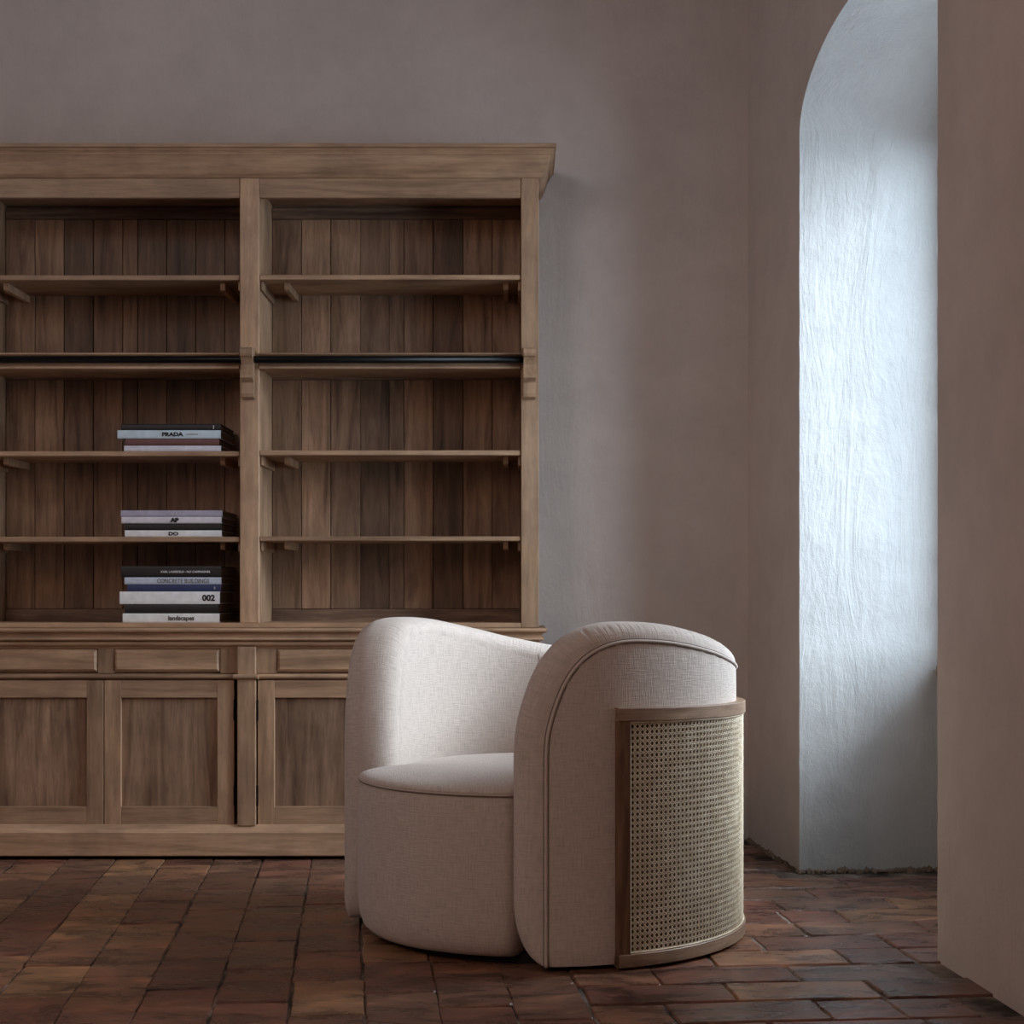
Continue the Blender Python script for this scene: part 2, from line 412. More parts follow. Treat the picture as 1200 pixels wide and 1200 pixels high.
# crumbling foot of the plaster along the right wall and the jamb
bm = bmesh.new(); r = random.Random(3)
def lump(x, y, sx, sy, sz):
    v0 = len(bm.verts)
    res = bmesh.ops.create_icosphere(bm, subdivisions=1, radius=1)
    for v in res['verts']:
        v.co = Vector((x+v.co.x*sx*r.uniform(.6, 1.2), y+v.co.y*sy*r.uniform(.6, 1.2), max(-0.006, v.co.z*sz*r.uniform(.5, 1.2))))
for i in range(150):
    s = r.uniform(-0.62, 0.0); p = RW(s, -abs(r.gauss(0, .006)), 0); a = r.uniform(.003, .011); lump(p.x, p.y, a, a, a*r.uniform(.5, 1.4))
for i in range(170):
    n = r.uniform(0.0, 0.44)**1.0; p = RW(abs(r.gauss(0, .010)), n, 0); a = r.uniform(.003, .013); lump(p.x, p.y, a, a, a*r.uniform(.5, 1.3))
deb = link('plaster_crumbs', to_mesh(bm, 'plaster_crumbs'), CRUMB)
tag(deb, 'brown crumbs of old plaster strewn along the foot of the right wall', 'rubble', kind='stuff')

# ------------------------------------------------------------- bookcase
ZH = 5.14; ZK = 5.424
def hx(x, Z=ZH): return (x-600)*Z/1950.0
def hz(y, Z=ZH): return H-(y-690)*Z/1950.0
bc = empty('bookcase', (hx(292), 5.2, 0))
tag(bc, 'tall brown wooden bookcase with open shelves above panelled doors against the back wall', 'bookcase')
BC = Vector(bc.location)
stiles = [(-48, -26, 735.6), (281, 303.5, 730), (610.5, 631.5, 735.6)]
for a, b_, yb in stiles:
    boxes('stile', [(hx(a), hx(b_), ZH, ZH+.022, hz(yb), hz(208.3))], WOOD_V, bc, 0.002)
    boxes('side_panel' if a != 281 else 'partition', [(hx(a)+.001, hx(b_)-.001, ZH+.022, 5.436, hz(735.6), hz(209))], WOOD_V, bc)
bays = [(-26, 281, [6.8, 41, 75, 109.7, 144, 161.5, 195.5, 229.6, 263.6, 297.7]),
        (303.5, 610.5, [319, 353, 387.6, 422.6, 456, 473.4, 507.6, 542.8, 577, 610])]
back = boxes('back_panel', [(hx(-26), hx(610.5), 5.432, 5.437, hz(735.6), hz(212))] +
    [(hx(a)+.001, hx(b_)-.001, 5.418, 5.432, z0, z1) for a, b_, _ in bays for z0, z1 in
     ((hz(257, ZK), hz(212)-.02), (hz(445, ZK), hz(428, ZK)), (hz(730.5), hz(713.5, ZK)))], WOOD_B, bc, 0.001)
bk = BC + Vector(back.location)
pk = {}
for a, b_, edges_ in bays:
    for e0, e1 in zip(edges_[:-1], edges_[1:]):
        for y0, y1 in ((257, 428), (445, 713.5)):
            x0, x1 = hx(e0, ZK)+.0009, hx(e1, ZK)-.0009; z1, z0 = hz(y0, ZK)-.0008, hz(y1, ZK)+.0008
            key = (round((x1-x0)*500), y0)
            if key not in pk:
                m_ = bmesh.new(); add_box(m_, -(x1-x0)/2, (x1-x0)/2, -.004, .004, -(z1-z0)/2, (z1-z0)/2, .0012); pk[key] = to_mesh(m_, 'plank')
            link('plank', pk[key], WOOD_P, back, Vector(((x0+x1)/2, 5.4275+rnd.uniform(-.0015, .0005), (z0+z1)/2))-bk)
# top and bottom
boxes('top_rail', [(hx(a)+.0005, hx(b_)-.0005, ZH+.002, ZH+.022, hz(231.5), hz(208.3)) for a, b_, _ in bays], WOOD_H, bc)
boxes('top_board', [(hx(-48), hx(631.5), ZH+.022, 5.437, hz(208.3)-.02, hz(208.3)-.001)], WOOD_H, bc, 0)
boxes('bottom_board', [(hx(-26)+.0005, hx(610.5)-.0005, ZH-.001, 5.432, hz(735.6), hz(729.8))], WOOD_H, bc)
for (a, b_, _), ys in zip(bays, (((322, 328), (528.6, 534.4), (629, 635)), ((321.6, 327.4), (527.6, 533.4), (628.5, 634)))):
    for y0, y1 in ys:
        sh = boxes('shelf', [(hx(a)+.0008, hx(b_)-.0008, ZH+.004, 5.423, hz(y1), hz(y0))], WOOD_H, bc, 0.002)
        zt = hz(y1)
        boxes('shelf_cleat', [(hx(a)+.0006, hx(a)+.009, ZH+.024, 5.423, zt-.030, zt-.0002)], WOOD_V, bc)
        boxes('shelf_cleat', [(hx(b_)-.009, hx(b_)-.0006, ZH+.024, 5.423, zt-.030, zt-.0002)], WOOD_V, bc)
        for c in (a+30 if a > 0 else a+27, b_-18 if a > 0 else b_-23.5):
            x = hx(c); m_ = bmesh.new(); pr = [(0, 0), (.26, 0), (.26, -.022), (.012, -.024), (.004, -.021), (0, -.014)]
            A = [m_.verts.new((x-.0075, ZH+.05+p, zt-.0003+q)) for p, q in pr]; B = [m_.verts.new((x+.0075, ZH+.05+p, zt-.0003+q)) for p, q in pr]
            m_.faces.new(A); m_.faces.new(B[::-1])
            for i in range(6): m_.faces.new((A[i], B[i], B[(i+1) % 6], A[(i+1) % 6]))
            for v in m_.verts: v.co -= BC
            link('shelf_batten', to_mesh(m_, 'shelf_batten'), WOOD_V, bc)
    boxes('middle_rail', [(hx(a)+.0008, hx(b_)-.0008, ZH-.002, 5.417, hz(429.5), hz(414)),
                          (hx(a)+.0008, hx(b_)-.0008, ZH-.010, ZH+.05, hz(432.6), hz(429.6)),
                          (hx(a)+.0008, hx(b_)-.0008, ZH-.010, ZH+.05, hz(416.2), hz(413.9))], WOOD_H, bc, 0.0012)
# ladder rail and corbels
def rel(me, c):
    for v in me.vertices: v.co -= Vector(c)
    return me
YR = 5.1185; zr = H-(421.3-690)*YR/1950
me = tube_mesh('ladder_rail', [(hx(-60), YR, zr), (hx(622, YR), YR, zr)], 0.0112, 16)
rail = link('ladder_rail', rel(me, BC), METAL, bc, smooth=True); tag(rail, 'black metal ladder rail')
prof = [(.001, 408, ), (.058, 408.3), (.064, 410.5), (.064, 415), (.060, 418), (.055, 418.6), (.050, 419.6), (.042, 423), (.0355, 427.5), (.0355, 431.5), (.041, 435.5), (.049, 439.5), (.049, 443),
        (.038, 446), (.028, 446.6), (.025, 449), (.026, 456), (.028, 461), (.024, 465), (.014, 467.5), (.001, 468)]
for xc in (-1.716, -.8125, .054):
    m_ = bmesh.new(); A = []; B = []
    for p, y in prof:
        Z = ZH-p; z = H-(y-690)*(ZH-min(p, .04)*0.9)/1950
        A.append(m_.verts.new((xc-.0185, Z, z))); B.append(m_.verts.new((xc+.0185, Z, z)))
    m_.faces.new(A); m_.faces.new(B[::-1]); n = len(A)
    for i in range(n): m_.faces.new((A[i], B[i], B[(i+1) % n], A[(i+1) % n]))
    # slim backing board of the corbel
    for v in m_.verts: v.co -= BC
    link('corbel', to_mesh(m_, 'corbel'), WOOD_V, bc)
# mitred mouldings
def sweep(name, prof, xl, xr, yf, yb, mat):
    m_ = bmesh.new(); rows = []
    for p, z in prof:
        rows.append([m_.verts.new(Vector(q)-BC) for q in ((xl-p, yb, z), (xl-p, yf-p, z), (xr+p, yf-p, z), (xr+p, yb, z))])
    n = len(rows)
    for i in range(n-1):
        for k in range(3): m_.faces.new((rows[i][k], rows[i][k+1], rows[i+1][k+1], rows[i+1][k]))
        m_.faces.new((rows[i][3], rows[i][0], rows[i+1][0], rows[i+1][3]))
    m_.faces.new(rows[0]); m_.faces.new(rows[-1][::-1])
    return link(name, to_mesh(m_, name), mat, bc)
sweep('cornice', [(0.0, 2.088), (.006, 2.0885), (.010, 2.092), (.016, 2.098), (.024, 2.118), (.030, 2.135), (.035, 2.1515), (.0385, 2.152), (.0385, 2.1555),
                  (.041, 2.160), (.0455, 2.164), (.0465, 2.1675), (.044, 2.168), (.044, 2.1705), (.051, 2.171), (.053, 2.173), (.053, 2.182), (.050, 2.1835)],
      hx(-48), hx(631.5), ZH, 5.438, WOOD_H)
YP = 5.055
def bx(x): return (x-600)*YP/1950.0
def bz(y): return H-(y-690)*YP/1950.0
XBL, XBR = bx(-54), 0.070
def cz(y): return H-(y-690)*5.022/1950
sweep('counter_top', [(0, bz(760)), (.004, bz(757.6)), (.012, cz(757)), (.016, cz(755.8)), (.017, cz(754)), (.015, cz(752.4)), (.011, cz(752)), (.013, cz(751)), (.024, cz(750.8)),
                      (.028, cz(749.4)), (.026, cz(747.4)), (.020, cz(747)), (.020, cz(744.5)), (.024, cz(742.2)), (.031, cz(741.4)), (.036, cz(740)), (.037, cz(738.2)), (.035, cz(736.6)), (.030, hz(735.7))],
      XBL, XBR, YP, 5.438, WOOD_H)
carc = boxes('carcass', [(XBL+.001, XBL+.02, YP+.004, 5.437, .012, bz(760)), (XBR-.02, XBR-.001, YP+.004, 5.437, .012, bz(760)),
                  (XBL+.02, XBR-.02, 5.42, 5.437, .012, bz(760)), (XBL+.02, XBR-.02, YP+.02, 5.42, .014, .03), (bx(283), bx(297), YP+.02, 5.42, .03, bz(760))], WOOD_V, bc)
pil = [(-54, -33), (279, 300.6), (606, 600+.070*1950/YP)]
for a, b_ in pil:
    boxes('pilaster', [(bx(a), bx(b_), YP-.018, YP+.02, bz(967), bz(757.5))], WOOD_V, bc, .002)
def bead(x0, x1, yf):
    m_ = bmesh.new(); rows = []; zc = bz(792.6); rr = bz(789.6)-zc
    for x in (x0, x1):
        rows.append([m_.verts.new(Vector((x, yf-math.cos(t)*0.009, zc+math.sin(t)*rr))-BC) for t in [(-1+i/6)*math.pi/2*1 for i in range(13)]]+
                    [m_.verts.new(Vector((x, YP+.004, zc+rr))-BC), m_.verts.new(Vector((x, YP+.004, zc-rr))-BC)])
    n = len(rows[0])
    for i in range(n): m_.faces.new((rows[0][i], rows[0][(i+1) % n], rows[1][(i+1) % n], rows[1][i]))
    m_.faces.new(rows[0]); m_.faces.new(rows[1][::-1])
    return link('bead_moulding', to_mesh(m_, 'bead_moulding'), WOOD_H, bc)
cells = [(-33, 279), (300.6, 606)]
for a, b_ in cells: bead(bx(a), bx(b_), YP-.004)
for a, b_ in pil: bead(bx(a-4), bx(b_+3.4), YP-.020)
def drawer(x0, x1):
    y0, y1 = 760.6, 787.4
    m_ = bmesh.new(); k = .0085
    X0, X1, Z0, Z1 = bx(x0), bx(x1), bz(y1), bz(y0)
    O = [(X0, Z0), (X1, Z0), (X1, Z1), (X0, Z1)]; I = [(X0+k, Z0+k), (X1-k, Z0+k), (X1-k, Z1-k), (X0+k, Z1-k)]
    a = [m_.verts.new(Vector((x, YP+.012, z))-BC) for x, z in O]; b_ = [m_.verts.new(Vector((x, YP+.003, z))-BC) for x, z in O]
    c = [m_.verts.new(Vector((x, YP-.005, z))-BC) for x, z in I]
    for i in range(4):
        j = (i+1) % 4; m_.faces.new((a[i], a[j], b_[j], b_[i])); m_.faces.new((b_[i], b_[j], c[j], c[i]))
    m_.faces.new(c); m_.faces.new(a[::-1])
    link('drawer_front', to_mesh(m_, 'drawer_front'), WOOD_H, bc)
def door(x0, x1, hinge_left):
    y0, y1 = 797, 966.3; w_ = 19.6
    X0, X1, Z0, Z1 = bx(x0), bx(x1), bz(y1), bz(y0)
    f0, f1 = YP-.006, YP+.014
    d = empty('door', Vector((X0, f1, Z0))-BC); d.parent = bc
    for a_, b_ in ((X0, bx(x0+w_)), (bx(x1-w_), X1)):
        o = boxes('door_stile', [(a_, b_, f0, f1, Z0, Z1)], WOOD_V, None, .0012)
        o.parent = d; o.location = Vector(o.location)-(BC+Vector(d.location))
    for z0, z1 in ((bz(817.5), Z1), (Z0, bz(945))):
        o = boxes('door_rail', [(bx(x0+w_), bx(x1-w_), f0+.0003, f1, z0, z1)], WOOD_H, None, .0008)
        o.parent = d; o.location = Vector(o.location)-(BC+Vector(d.location))
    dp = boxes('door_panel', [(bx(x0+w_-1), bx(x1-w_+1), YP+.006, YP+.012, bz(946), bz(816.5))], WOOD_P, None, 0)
    dp.parent = d; dp.location = Vector(dp.location)-(BC+Vector(d.location))
    hxx = X0-.0015 if hinge_left else X1+.0015
    for ya, yb_ in ((820, 844), (920, 944)):
        me = tube_mesh('hinge', [(hxx, f0-.001, bz(ya)), (hxx, f0-.001, bz(yb_))], .0034, 8)
        h = link('hinge', rel(me, BC+Vector(d.location)), METAL, d, smooth=False); tag(h, 'black metal hinge')
for x0, x1, stl in ((302.4, 454.3, 324.6), (455.3, 604.6, 475)):
    door(x0, x1, x0 < 400); drawer(stl, 434 if x0 < 400 else 584)
for x0, x1, s0, s1 in ((122.8, 274.6, 134, 257.6), (-30.6, 121.8, -10, 114)):
    door(x0, x1, x0 < 0); drawer(s0, s1)
# face frame around drawers
boxes('face_frame', [(bx(300.6), bx(324.0), YP, YP+.016, bz(789), bz(758)), (bx(434.6), bx(474.4), YP, YP+.016, bz(789), bz(758)), (bx(584.6), bx(606), YP, YP+.016, bz(789), bz(758)),
                     (bx(258.2), bx(279), YP, YP+.016, bz(789), bz(758)), (bx(114.6), bx(133.4), YP, YP+.016, bz(789), bz(758)), (bx(-33), bx(-10.6), YP, YP+.016, bz(789), bz(758)),
                     (bx(300.6), bx(606), YP+.013, YP+.018, bz(797), bz(758)), (bx(-33), bx(279), YP+.013, YP+.018, bz(797), bz(758))], WOOD_V, bc, .0008)
pz = lambda y: H-(y-690)*5.03/1950
sweep('plinth', [(0, .0112), (.022, .0112), (.025, .014), (.025, pz(976)), (.023, pz(975.4)), (.012, pz(968.5)), (.010, pz(967.2)), (0, pz(967))], XBL, XBR, YP, 5.437, WOOD_H)
for x in (XBL+.05, bx(290), XBR-.05):
    for y in (5.16, 5.38): boxes('glide_foot', [(x-.03, x+.03, y-.03, y+.03, 0.0005, .0118)], BLACK, bc, .001)

# ------------------------------------------------------------- books
ZB = 5.157; KB = ZB/1950
INK = simple('black_print', (0.012, 0.012, 0.014), .6); WHT = simple('white_print', (.62, .62, .64), .6); GRY = simple('grey_print', (.10, .095, .09), .6)
PAPER = simple('paper_edge', (0.30, 0.27, 0.24), .9)
def cov(name, col, rough=.5):
    m, nt, b = new_mat(name); tc = N(nt, 'ShaderNodeTexCoord'); n = N(nt, 'ShaderNodeTexNoise', i_Scale=40.0, i_Detail=4.0)
    nt.links.new(tc.outputs['Object'], n.inputs['Vector'])
    r = ramp(nt, n.outputs[0], [(.3, tuple(c*.88 for c in col)), (.7, tuple(min(1, c*1.06) for c in col))])
    nt.links.new(r.outputs[0], b.inputs['Base Color']); b.inputs['Roughness'].default_value = rough
    return m
def text_mesh(s, size, bold=0.0, sx=1.0):
    cu = bpy.data.curves.new('lettering', 'FONT'); cu.body = s; cu.size = size; cu.align_x = 'RIGHT'; cu.offset = bold; cu.extrude = 0.00015
    cu.resolution_u = 3
    o = bpy.data.objects.new('tmp', cu); C.objects.link(o); bpy.context.view_layer.update()
    dg = bpy.context.evaluated_depsgraph_get(); me = bpy.data.meshes.new_from_object(o.evaluated_get(dg)); me.name = 'lettering'
    bpy.data.objects.remove(o); bpy.data.curves.remove(cu)
    for v in me.vertices: v.co = (v.co.x*sx, -v.co.z, v.co.y)
    return me
def stack(zshelf, items, group):
    z = zshelf + .0004
    for (px, xr_, length, depth, col, label, texts, round_sp) in items:
        t = px*KB; x1 = (xr_-600)*KB; x0 = x1-length; y0 = ZB + rnd.uniform(-.001, .002)
        root = empty('book', ((x0+x1)/2, y0, z)); tag(root, label, 'book', group)
        m_ = bmesh.new(); hc = .0025; L2 = length/2
        add_box(m_, -L2, L2, .004, depth, 0, hc, .0005); add_box(m_, -L2, L2, .004, depth, t-hc-.0006, t-.0006, .0005)
        # spine, a little rounded
        ns = 6; A = []; B = []
        for i in range(ns+1):
            a = math.pi*i/ns; yy = .0035-(math.sin(a)*.003 if round_sp else math.sin(a)**.3*.002); zz = (t-.0006)*(.5-.5*math.cos(a)) if round_sp else (t-.0006)*i/ns
            A.append(m_.verts.new((-L2, yy, zz))); B.append(m_.verts.new((L2, yy, zz)))
        A += [m_.verts.new((-L2, .0065, t-.0006)), m_.verts.new((-L2, .0065, 0))]; B += [m_.verts.new((L2, .0065, t-.0006)), m_.verts.new((L2, .0065, 0))]
        n = len(A)
        for i in range(n): m_.faces.new((A[i], B[i], B[(i+1) % n], A[(i+1) % n]))
        m_.faces.new(A); m_.faces.new(B[::-1])
        link('cover', to_mesh(m_, 'cover'), cov('book_cover', col), root)
        m_ = bmesh.new(); add_box(m_, -L2+.004, L2-.004, .0066, depth-.004, hc+.0001, t-hc-.0008, 0); link('pages', to_mesh(m_, 'pages'), PAPER, root)
        for (s, xe, cap, mat, bold, sxx) in texts:
            me = text_mesh(s, cap*KB/0.70, bold*KB, sxx)
            link('lettering', me, mat, root, ((xe-600)*KB-(x0+x1)/2, (0.0002 if round_sp else .0010), t/2-.0003-cap*KB*.5))
        z += t
BK = (.012, .012, .013)
def bar(px0, w_): return
stack(hz(528.6), [
    (7.0, 258.8, .300, .25, (.72, .72, .82), 'pale grey book lying at the bottom of the four-book stack on the highest book shelf', [], False),
    (8.3, 256.6, .290, .24, (.16, .068, .062), 'dark maroon book, the only reddish spine, under the pale blue spine', [], True),
    (9.8, 258.4, .320, .26, (.62, .75, .85), 'pale blue book with black serif capitals on its spine, second from top', [('PRADA', 214.2, 4.3, INK, .35, 1.25), ('LONDON', 232, 1.7, GRY, 0, 1.3)], False),
    (7.4, 258.8, .310, .25, BK, 'black book with one thin white bar near the right end of its spine', [('I', 251, 4.2, WHT, .2, 1.0)], False),
], 'art books stacked on the upper left shelf')
stack(hz(629), [
    (7.8, 259.6, .300, .25, (.84, .84, .86), 'white book with black letters at the bottom of the middle stack of four', [('DO', 209, 4.0, INK, .25, 1.3)], False),
    (8.0, 259.4, .300, .24, BK, 'plain black book lying between two pale books in the middle stack of four', [], False),
    (7.8, 259.4, .310, .25, (.74, .70, .77), 'pale lilac white book with bold black capitals, second in the middle stack', [('AP', 209, 4.4, INK, .55, 1.2)], False),
    (7.6, 260.4, .315, .26, (.44, .41, .53), 'greyish purple book with faint pale letters on top of the middle stack', [('N Y', 208, 2.6, WHT, 0, 1.2)], False),
], 'art books stacked on the middle left shelf')
stack(hz(729.8), [
    (10.8, 257.0, .300, .25, (.84, .84, .84), 'white book with grey lower case lettering at the bottom of the lowest stack', [('landscapes', 227.5, 5.0, GRY, .28, 1.0)], False),
    (10.9, 255.6, .290, .24, BK, 'plain black thick book directly under the thick white numbered book', [], True),
    (14.8, 257.2, .310, .26, (.88, .88, .90), 'thickest white book with the number 002 on its spine', [('002', 251.8, 6.6, INK, .42, 1.05)], False),
    (8.3, 258.6, .290, .25, (.028, .042, .125), 'navy blue book with a tiny pale emblem on its spine', [('8', 252.5, 3.2, WHT, 0, .9)], False),
    (8.4, 259.0, .300, .24, (.56, .62, .74), 'grey blue book with thin dark capitals across its spine', [('CONCRETE BUILDINGS', 245.2, 5.0, GRY, 0, .82)], False),
    (13.0, 258.8, .310, .26, BK, 'thick black book with small white capitals on top of the lowest stack', [('KARL LAGERFELD - NO CAMPAIGNES', 246, 2.3, WHT, .12, 1.05)], False),
], 'art books stacked on the lowest left shelf')

# ------------------------------------------------------------- armchair
CX, CY = 0.062, 4.025; T0, T1 = 271.3, 531.3; RO, RI, RC = 0.475, 0.343, 0.4915
ch = empty('armchair', (CX, CY, 0))
tag(ch, 'cream linen tub armchair with a curved cane and wood back panel on the brick floor', 'armchair')
def foot(th, z):
    k = max(0, min(1, (th-(T1-55))/30)); return -.020*k*max(0, 1-z/.06)**2
def pol(th, r_, z): a = math.radians(th); return (r_*math.cos(a), r_*math.sin(a), z)
base_pts = [(0, .012), (0, .10), (0, .20), (0, .30), (0, .40), (0.05, .46), (0.35, .500), (1.1, .532), (2.4, .568), (4.5, .611), (7.2, .647), (11.1, .678), (16.5, .699), (23, .707),
            (34, .703), (45, .690), (57, .672), (69, .652), (87, .628), (110, .612), (130, .607)]
full = [(T0+d, z) for d, z in base_pts] + [(T1-d, z) for d, z in base_pts[-2::-1]]
K = math.radians(1)*0.41
sp = catmull([(a*K, z) for a, z in full], 24)
# resample evenly
def resample(P, step):
    out = [P[0]]; acc = 0
    for a, b_ in zip(P[:-1], P[1:]):
        d = math.dist(a, b_)
        if d == 0: continue
        while acc + d >= step:
            t = (step-acc)/d; a = (a[0]+(b_[0]-a[0])*t, a[1]+(b_[1]-a[1])*t); out.append(a); d = math.dist(a, b_); acc = 0
        acc += d
    out.append(P[-1]); return out
path = resample(sp, 0.003)
NP = len(path)
def nrm(i):
    a = path[max(i-3, 0)]; b_ = path[min(i+3, NP-1)]; tx, tz = b_[0]-a[0], b_[1]-a[1]; l = math.hypot(tx, tz) or 1
    return (-tz/l, tx/l)
# gathers along the piping
gr = random.Random(5); ph = [(gr.uniform(350, 900), gr.uniform(0, 6.28), gr.uniform(.4, 1)) for _ in range(7)]
def gather(s): return sum(a*math.sin(f*s+p) for f, p, a in ph)/3.0
NU = 26; rows = []; uvs = []
for i, (sx, z) in enumerate(path):
    nx, nz_ = nrm(i); s = i*0.003
    if i < 4 or i > NP-5: nx, nz_ = (-1 if i < 4 else 1), 0
    side = min(1, abs(nx)); b_ = .041 + (.067-.041)*side**1.5
    zz = z-.012
    if zz < .14: b_ *= math.sqrt(max(0, 1-(1-zz/.14)**2))*.97+.03
    turn = max(0, 1-abs(abs(nx)-.55)/.5) if z > .4 else 0
    g = gather(s)*.0030*(0.25+turn)*(1 if z > .45 else 0)
    row = []; uvr = []
    for j in range(NU+1):
        u = j/NU; u = .5-.5*math.cos(math.pi*u)
        h = (1-abs(2*u-1)**2.5)**(1/2.5) if 0 < u < 1 else 0
        e = math.exp(-((u-.12)/.12)**2)+.35*math.exp(-((u-.88)/.12)**2)
        bb = b_*h + g*e
        row.append(pol((sx+bb*nx)/K, RO+(RI-RO)*u+foot(sx/K, z)*(1-u), max(.012, z+bb*nz_))); uvr.append((s, u*.22))
    rows.append(row); uvs.append(uvr)
link('arm_roll', grid_mesh('arm_roll', rows, uvs, flip=True), LINEN, ch, smooth=True)
# outer panel and inner panel
def panel(name, R0, zb, bulge, flip, inward):
    rows = []; uvs = []; seen = -1
    idx = [i for i in range(NP) if i % 3 == 0 or i == NP-1]
    # one column per distinct station; the upright edges give the first and last column
    st = [i for i in idx if path[i][1] > .455]
    for i in st:
        sx, z = path[i]; th = sx/K; n = 34; row = []; uvr = []
        s = i*0.003
        for j in range(n+1):
            t = 1-(1-j/n)**1.35; zz = zb+(z-zb)*t; dt = z-zz
            r_ = R0 + bulge*(1-math.exp(-dt/.025))
            dth = min(th-T0, T1-th)*K
            r_ -= bulge*math.exp(-max(dth, 0)/.02)*(1-math.exp(-dt/.025))
            if not inward: r_ += gather(s*.8+3)*.0018*math.exp(-dt/.03)*(1 if T0+4 < th < T0+60 or T1-60 < th < T1-4 else .2)
            if not inward and zz < .03: r_ -= (.03-zz)*.25
            row.append(pol(th, r_+(0 if inward else foot(th, zz)), zz)); uvr.append((th*K*1.1, zz))
        rows.append(row); uvs.append(uvr)
    return link(name, grid_mesh(name, rows, uvs, flip=flip), LINEN, ch, smooth=True)
panel('outer_panel', RO, .012, .001, True, False)
panel('inner_panel', RI, .30, -.004, False, True)
cord = [pol(p[0]/K, RO+.0012+foot(p[0]/K, p[1]), p[1]) for p in path[::3]]
pi = link('piping', tube_mesh('piping', cord, .0036, 8), LINEN, ch, smooth=True)
for off in (-.0048, .0048):
    st = []
    for i in range(0, NP, 3):
        nx, nz_ = nrm(i); st.append(pol((path[i][0]+off*nx)/K, RO+.0002+foot(path[i][0]/K, path[i][1]), max(.013, path[i][1]+off*nz_)))
    link('seam', tube_mesh('seam', st, .0008, 5), THREAD, ch)
# upright seam inside where arm meets back
for th in (88, 354.5):
    n_ = min(range(NP), key=lambda i: abs(path[i][0]/K-(th if th > T0 else th+360))+ (10 if path[i][1] < .5 else 0)); zt = path[n_][1]
    for k in range(1):
        lst = [pol(th+(.5*math.sin(z*4)), RI-.0042+.004*math.exp(-(zt-z)/.025), z) for z in [.36+(zt-.36)*i/24 for i in range(25)]]
        lst += [pol(th+1.4-.6, RI+(RO-RI)*u*.5, zt+.041*(1-abs(2*u*.5-1)**2.5)**(1/2.5)+.0004) for u in [.02+.98*i/14 for i in range(15)]]
        link('seam', tube_mesh('seam', lst, .0011, 6), THREAD, ch)
# seat
def rho(th):
    def sm(x): x = max(0, min(1, x)); return x*x*(3-2*x)
    k = sm((th-180)/10)*sm((268-th)/8)
    return .347 + k*(.086 + .012*math.sin(math.pi*max(0, min(1, (th-188)/76))))
TH = [i*1.5 for i in range(240)]
def ring_mesh(name, prof, cap):
    rows = []; uvs = []
    for th in TH:
        R = rho(th); rows.append([pol(th, max(.0005, R-p), z) for p, z in prof])
        acc = 0; ur = []
        for k, (p, z) in enumerate(prof):
            if k: acc += math.dist(prof[k-1], (p, z))
            if cap: q = pol(th, R-p, z); ur.append((q[0], q[1]))
            else: ur.append((math.radians(th)*.43, acc))
        uvs.append(ur)
    me = grid_mesh(name, rows, uvs, closed_u=True); return me
sb = ring_mesh('seat_base', [(.10, .015), (.045, .015), (.025, .020), (.012, .032), (.004, .055), (0, .09), (-.002, .20), (0, .30), (.002, .355), (.004, .371)], False)
link('seat_base', sb, LINEN, ch, smooth=True)
sc_ = ring_mesh('seat_cushion', [(.004, .372), (-.001, .3755), (.002, .380), (.010, .3855), (.025, .3905), (.05, .395), (.09, .399), (.15, .402), (.22, .403), (.30, .4035), (.36, .4035), (.50, .4035)], True)
link('seat_cushion', sc_, LINEN, ch, smooth=True)
lst = [pol(th, rho(th)-.0015, .3725) for th in TH]
link('seat_piping', tube_mesh('seat_piping', lst, .0021, 6, closed=True), LINEN, ch, smooth=True)
lst = [pol(th, rho(th)-.0005, .3695) for th in TH]
link('seam', tube_mesh('seam', lst, .0008, 5, closed=True), THREAD, ch)
# recessed base
m_ = bmesh.new(); bmesh.ops.create_cone(m_, cap_ends=True, segments=64, radius1=.385, radius2=.385, depth=.019)
for v in m_.verts: v.co.z += .0105
link('base_plinth', to_mesh(m_, 'base_plinth'), BLACK, ch)

# wooden frame with cane
A0, A1 = 289.6-360, 153.0
def ftop(th):
    k = min(th-A0, A1-th)/112.0; return .565-.012*math.sin(min(1, max(0, k))*math.pi/2)
def arc_bar(name, a0, a1, r0, r1, zb, zt, mat, n=None, bev=.0015):
    n = n or max(2, int(abs(a1-a0)/2)); rows = []
    for i in range(n+1):
        th = a0+(a1-a0)*i/n; B = zb(th) if callable(zb) else zb; T = zt(th) if callable(zt) else zt
        sec = [(r0, B), (r1-bev, B), (r1, B+bev), (r1, T-bev), (r1-bev, T), (r0+bev, T), (r0, T-bev)]
        rows.append([pol(th, r_, z) for r_, z in sec+[sec[0]]])
    me = grid_mesh(name, rows)
    bm = bmesh.new(); bm.from_mesh(me); bmesh.ops.remove_doubles(bm, verts=bm.verts, dist=1e-6)
    bmesh.ops.holes_fill(bm, edges=[e for e in bm.edges if e.is_boundary], sides=12)
    return link(name, to_mesh(bm, name), mat, cf)
cf = empty('cane_frame', (0, 0, 0)); cf.parent = ch
FO = RC+.0055; FI = .468
def post(a0, a1):
    return arc_bar('frame_post', a0, a1, FI, FO, .0105, lambda t: ftop(t)-.0288, OAK_V, 4)
dA = 3.1
post(A0, A0+dA); post(A1-dA, A1)
def no_smooth(o): return o
arc_bar('top_rail', A0, A1, FI, FO+.001, lambda t: ftop(t)-.0285, ftop, OAK_H, 110)
arc_bar('bottom_rail', A0+dA*0, A1, FI, FO+.001, .008, .0365, OAK_H, 110)
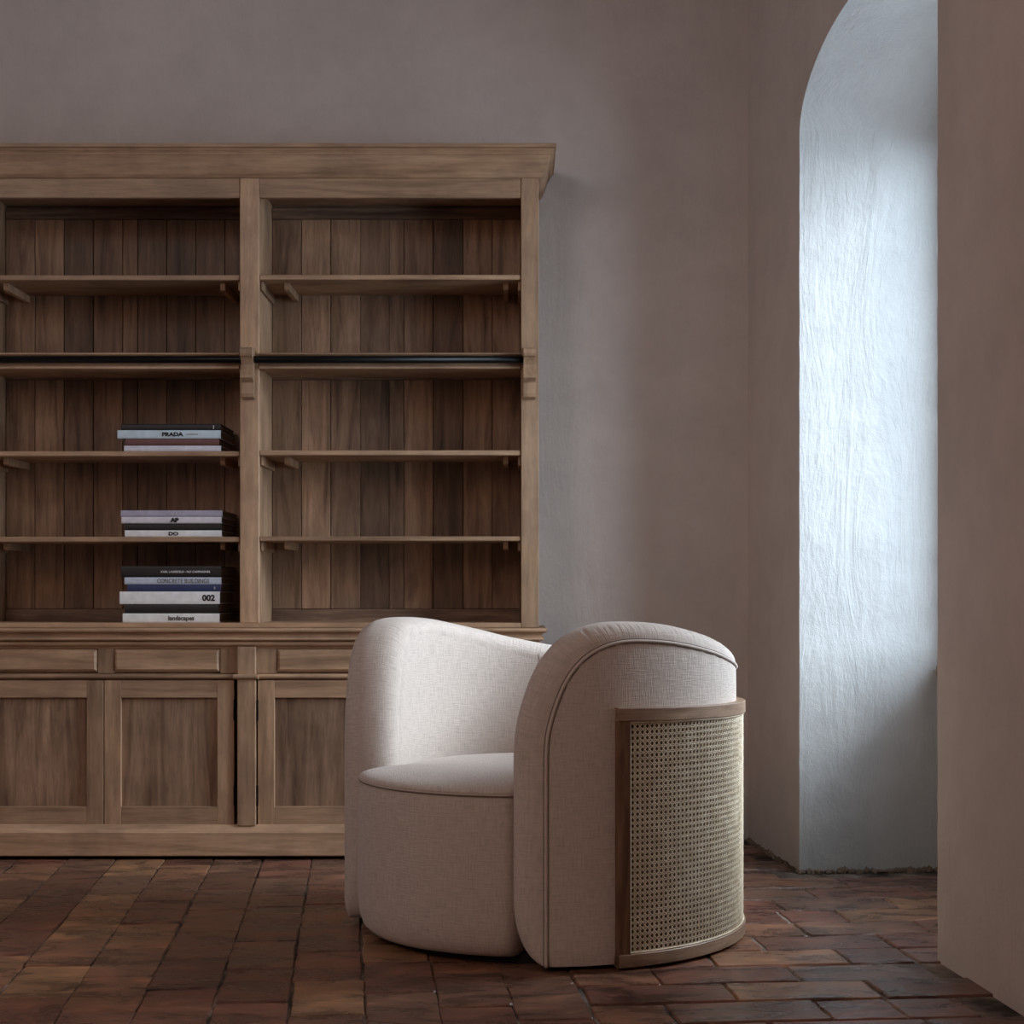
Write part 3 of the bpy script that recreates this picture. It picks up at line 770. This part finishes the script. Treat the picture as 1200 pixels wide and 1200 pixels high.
# spline bead round the cane
a0, a1 = A0+dA+.2, A1-dA-.2; zt_ = lambda t: ftop(t)-.0305; zb_ = .0385
loop = [pol(a0+(a1-a0)*i/100, RC+.002, zt_(a0+(a1-a0)*i/100)) for i in range(101)] + [pol(a1, RC+.002, zb_+(zt_(a1)-zb_)*(1-i/12)) for i in range(1, 12)] + \
       [pol(a1-(a1-a0)*i/100, RC+.002, zb_) for i in range(101)] + [pol(a0, RC+.002, zb_+(zt_(a0)-zb_)*i/12) for i in range(1, 12)]
spl = link('cane_spline', tube_mesh('cane_spline', loop, .0019, 6, closed=True), CANE, cf, smooth=True)
lin = grid_mesh('cane_shade_sheet', [[pol(a0+(a1-a0)*i/90, RO+.0045, z) for z in (.012, .30, .545)] for i in range(91)])
HOLE_SHADE = simple('hole_shade_brown', (0.14, 0.095, 0.064), .95)  # added sheet; its dark brown stands for the shade in the cane's holes
tag(link('cane_shade_sheet', lin, HOLE_SHADE, cf, smooth=True), 'added dark brown sheet behind the cane, for shade in its holes')
# six-way woven webbing
PX = (a1-a0)*math.radians(1)*RC/152; PZ = (.532-.041)/39.0
vs = []; fs = []
def ribbon(pts, width, r_off):
    """pts: (column units, row units)"""
    n = len(pts); b0 = len(vs)
    for i, (u, v) in enumerate(pts):
        p0 = pts[max(i-1, 0)]; p1 = pts[min(i+1, n-1)]; du, dv = (p1[0]-p0[0])*PX, (p1[1]-p0[1])*PZ; l = math.hypot(du, dv) or 1
        nu, nv = -dv/l*width/2, du/l*width/2
        for k, ro in ((-1, 0), (0, .0006), (1, 0)):
            th = a0 + (u*PX+nu*k)/RC*57.29578; z = .0395 + v*PZ + nv*k
            zmax = ftop(th)-.030
            vs.append(pol(th, RC+r_off[i % len(r_off)]+ro, min(z, zmax)))
    for i in range(n-1):
        a = b0+i*3
        fs.append((a, a+1, a+4, a+3)); fs.append((a+1, a+2, a+5, a+4))
NCOL, NROW = 152, 39.4
for i in range(NCOL+1):
    for d in (-.135, .135):
        u = i+d
        if 0 <= u <= NCOL: ribbon([(u, v) for v in (0, 10, 20, 30, NROW)], .0012, [-.0006])
for j in range(40):
    for d in (-.125, .125):
        v = j+d
        if 0 <= v <= NROW: ribbon([(u, v) for u in range(0, NCOL+1)], .0013, [0.0, .0004])
for sgn, ro in ((1, .0012), (-1, .0007)):
    for k in range(-45, NCOL+45):
        c = k+.5; pts = []
        u0 = c if sgn > 0 else c
        us = [u0+sgn*v for v in [x*1.0 for x in range(0, 40)]+[NROW]]; vv = list(range(0, 40))+[NROW]
        pts = [(u, v) for u, v in zip(us, vv) if 0 <= u <= NCOL]
        if len(pts) > 1: ribbon(pts, .0015, [ro, ro-.0003])
me = bpy.data.meshes.new('cane_webbing'); me.from_pydata(vs, [], fs); me.update()
cw = link('cane_webbing', me, CANE, cf, smooth=True); tag(cw, 'pale woven cane webbing', kind='stuff')
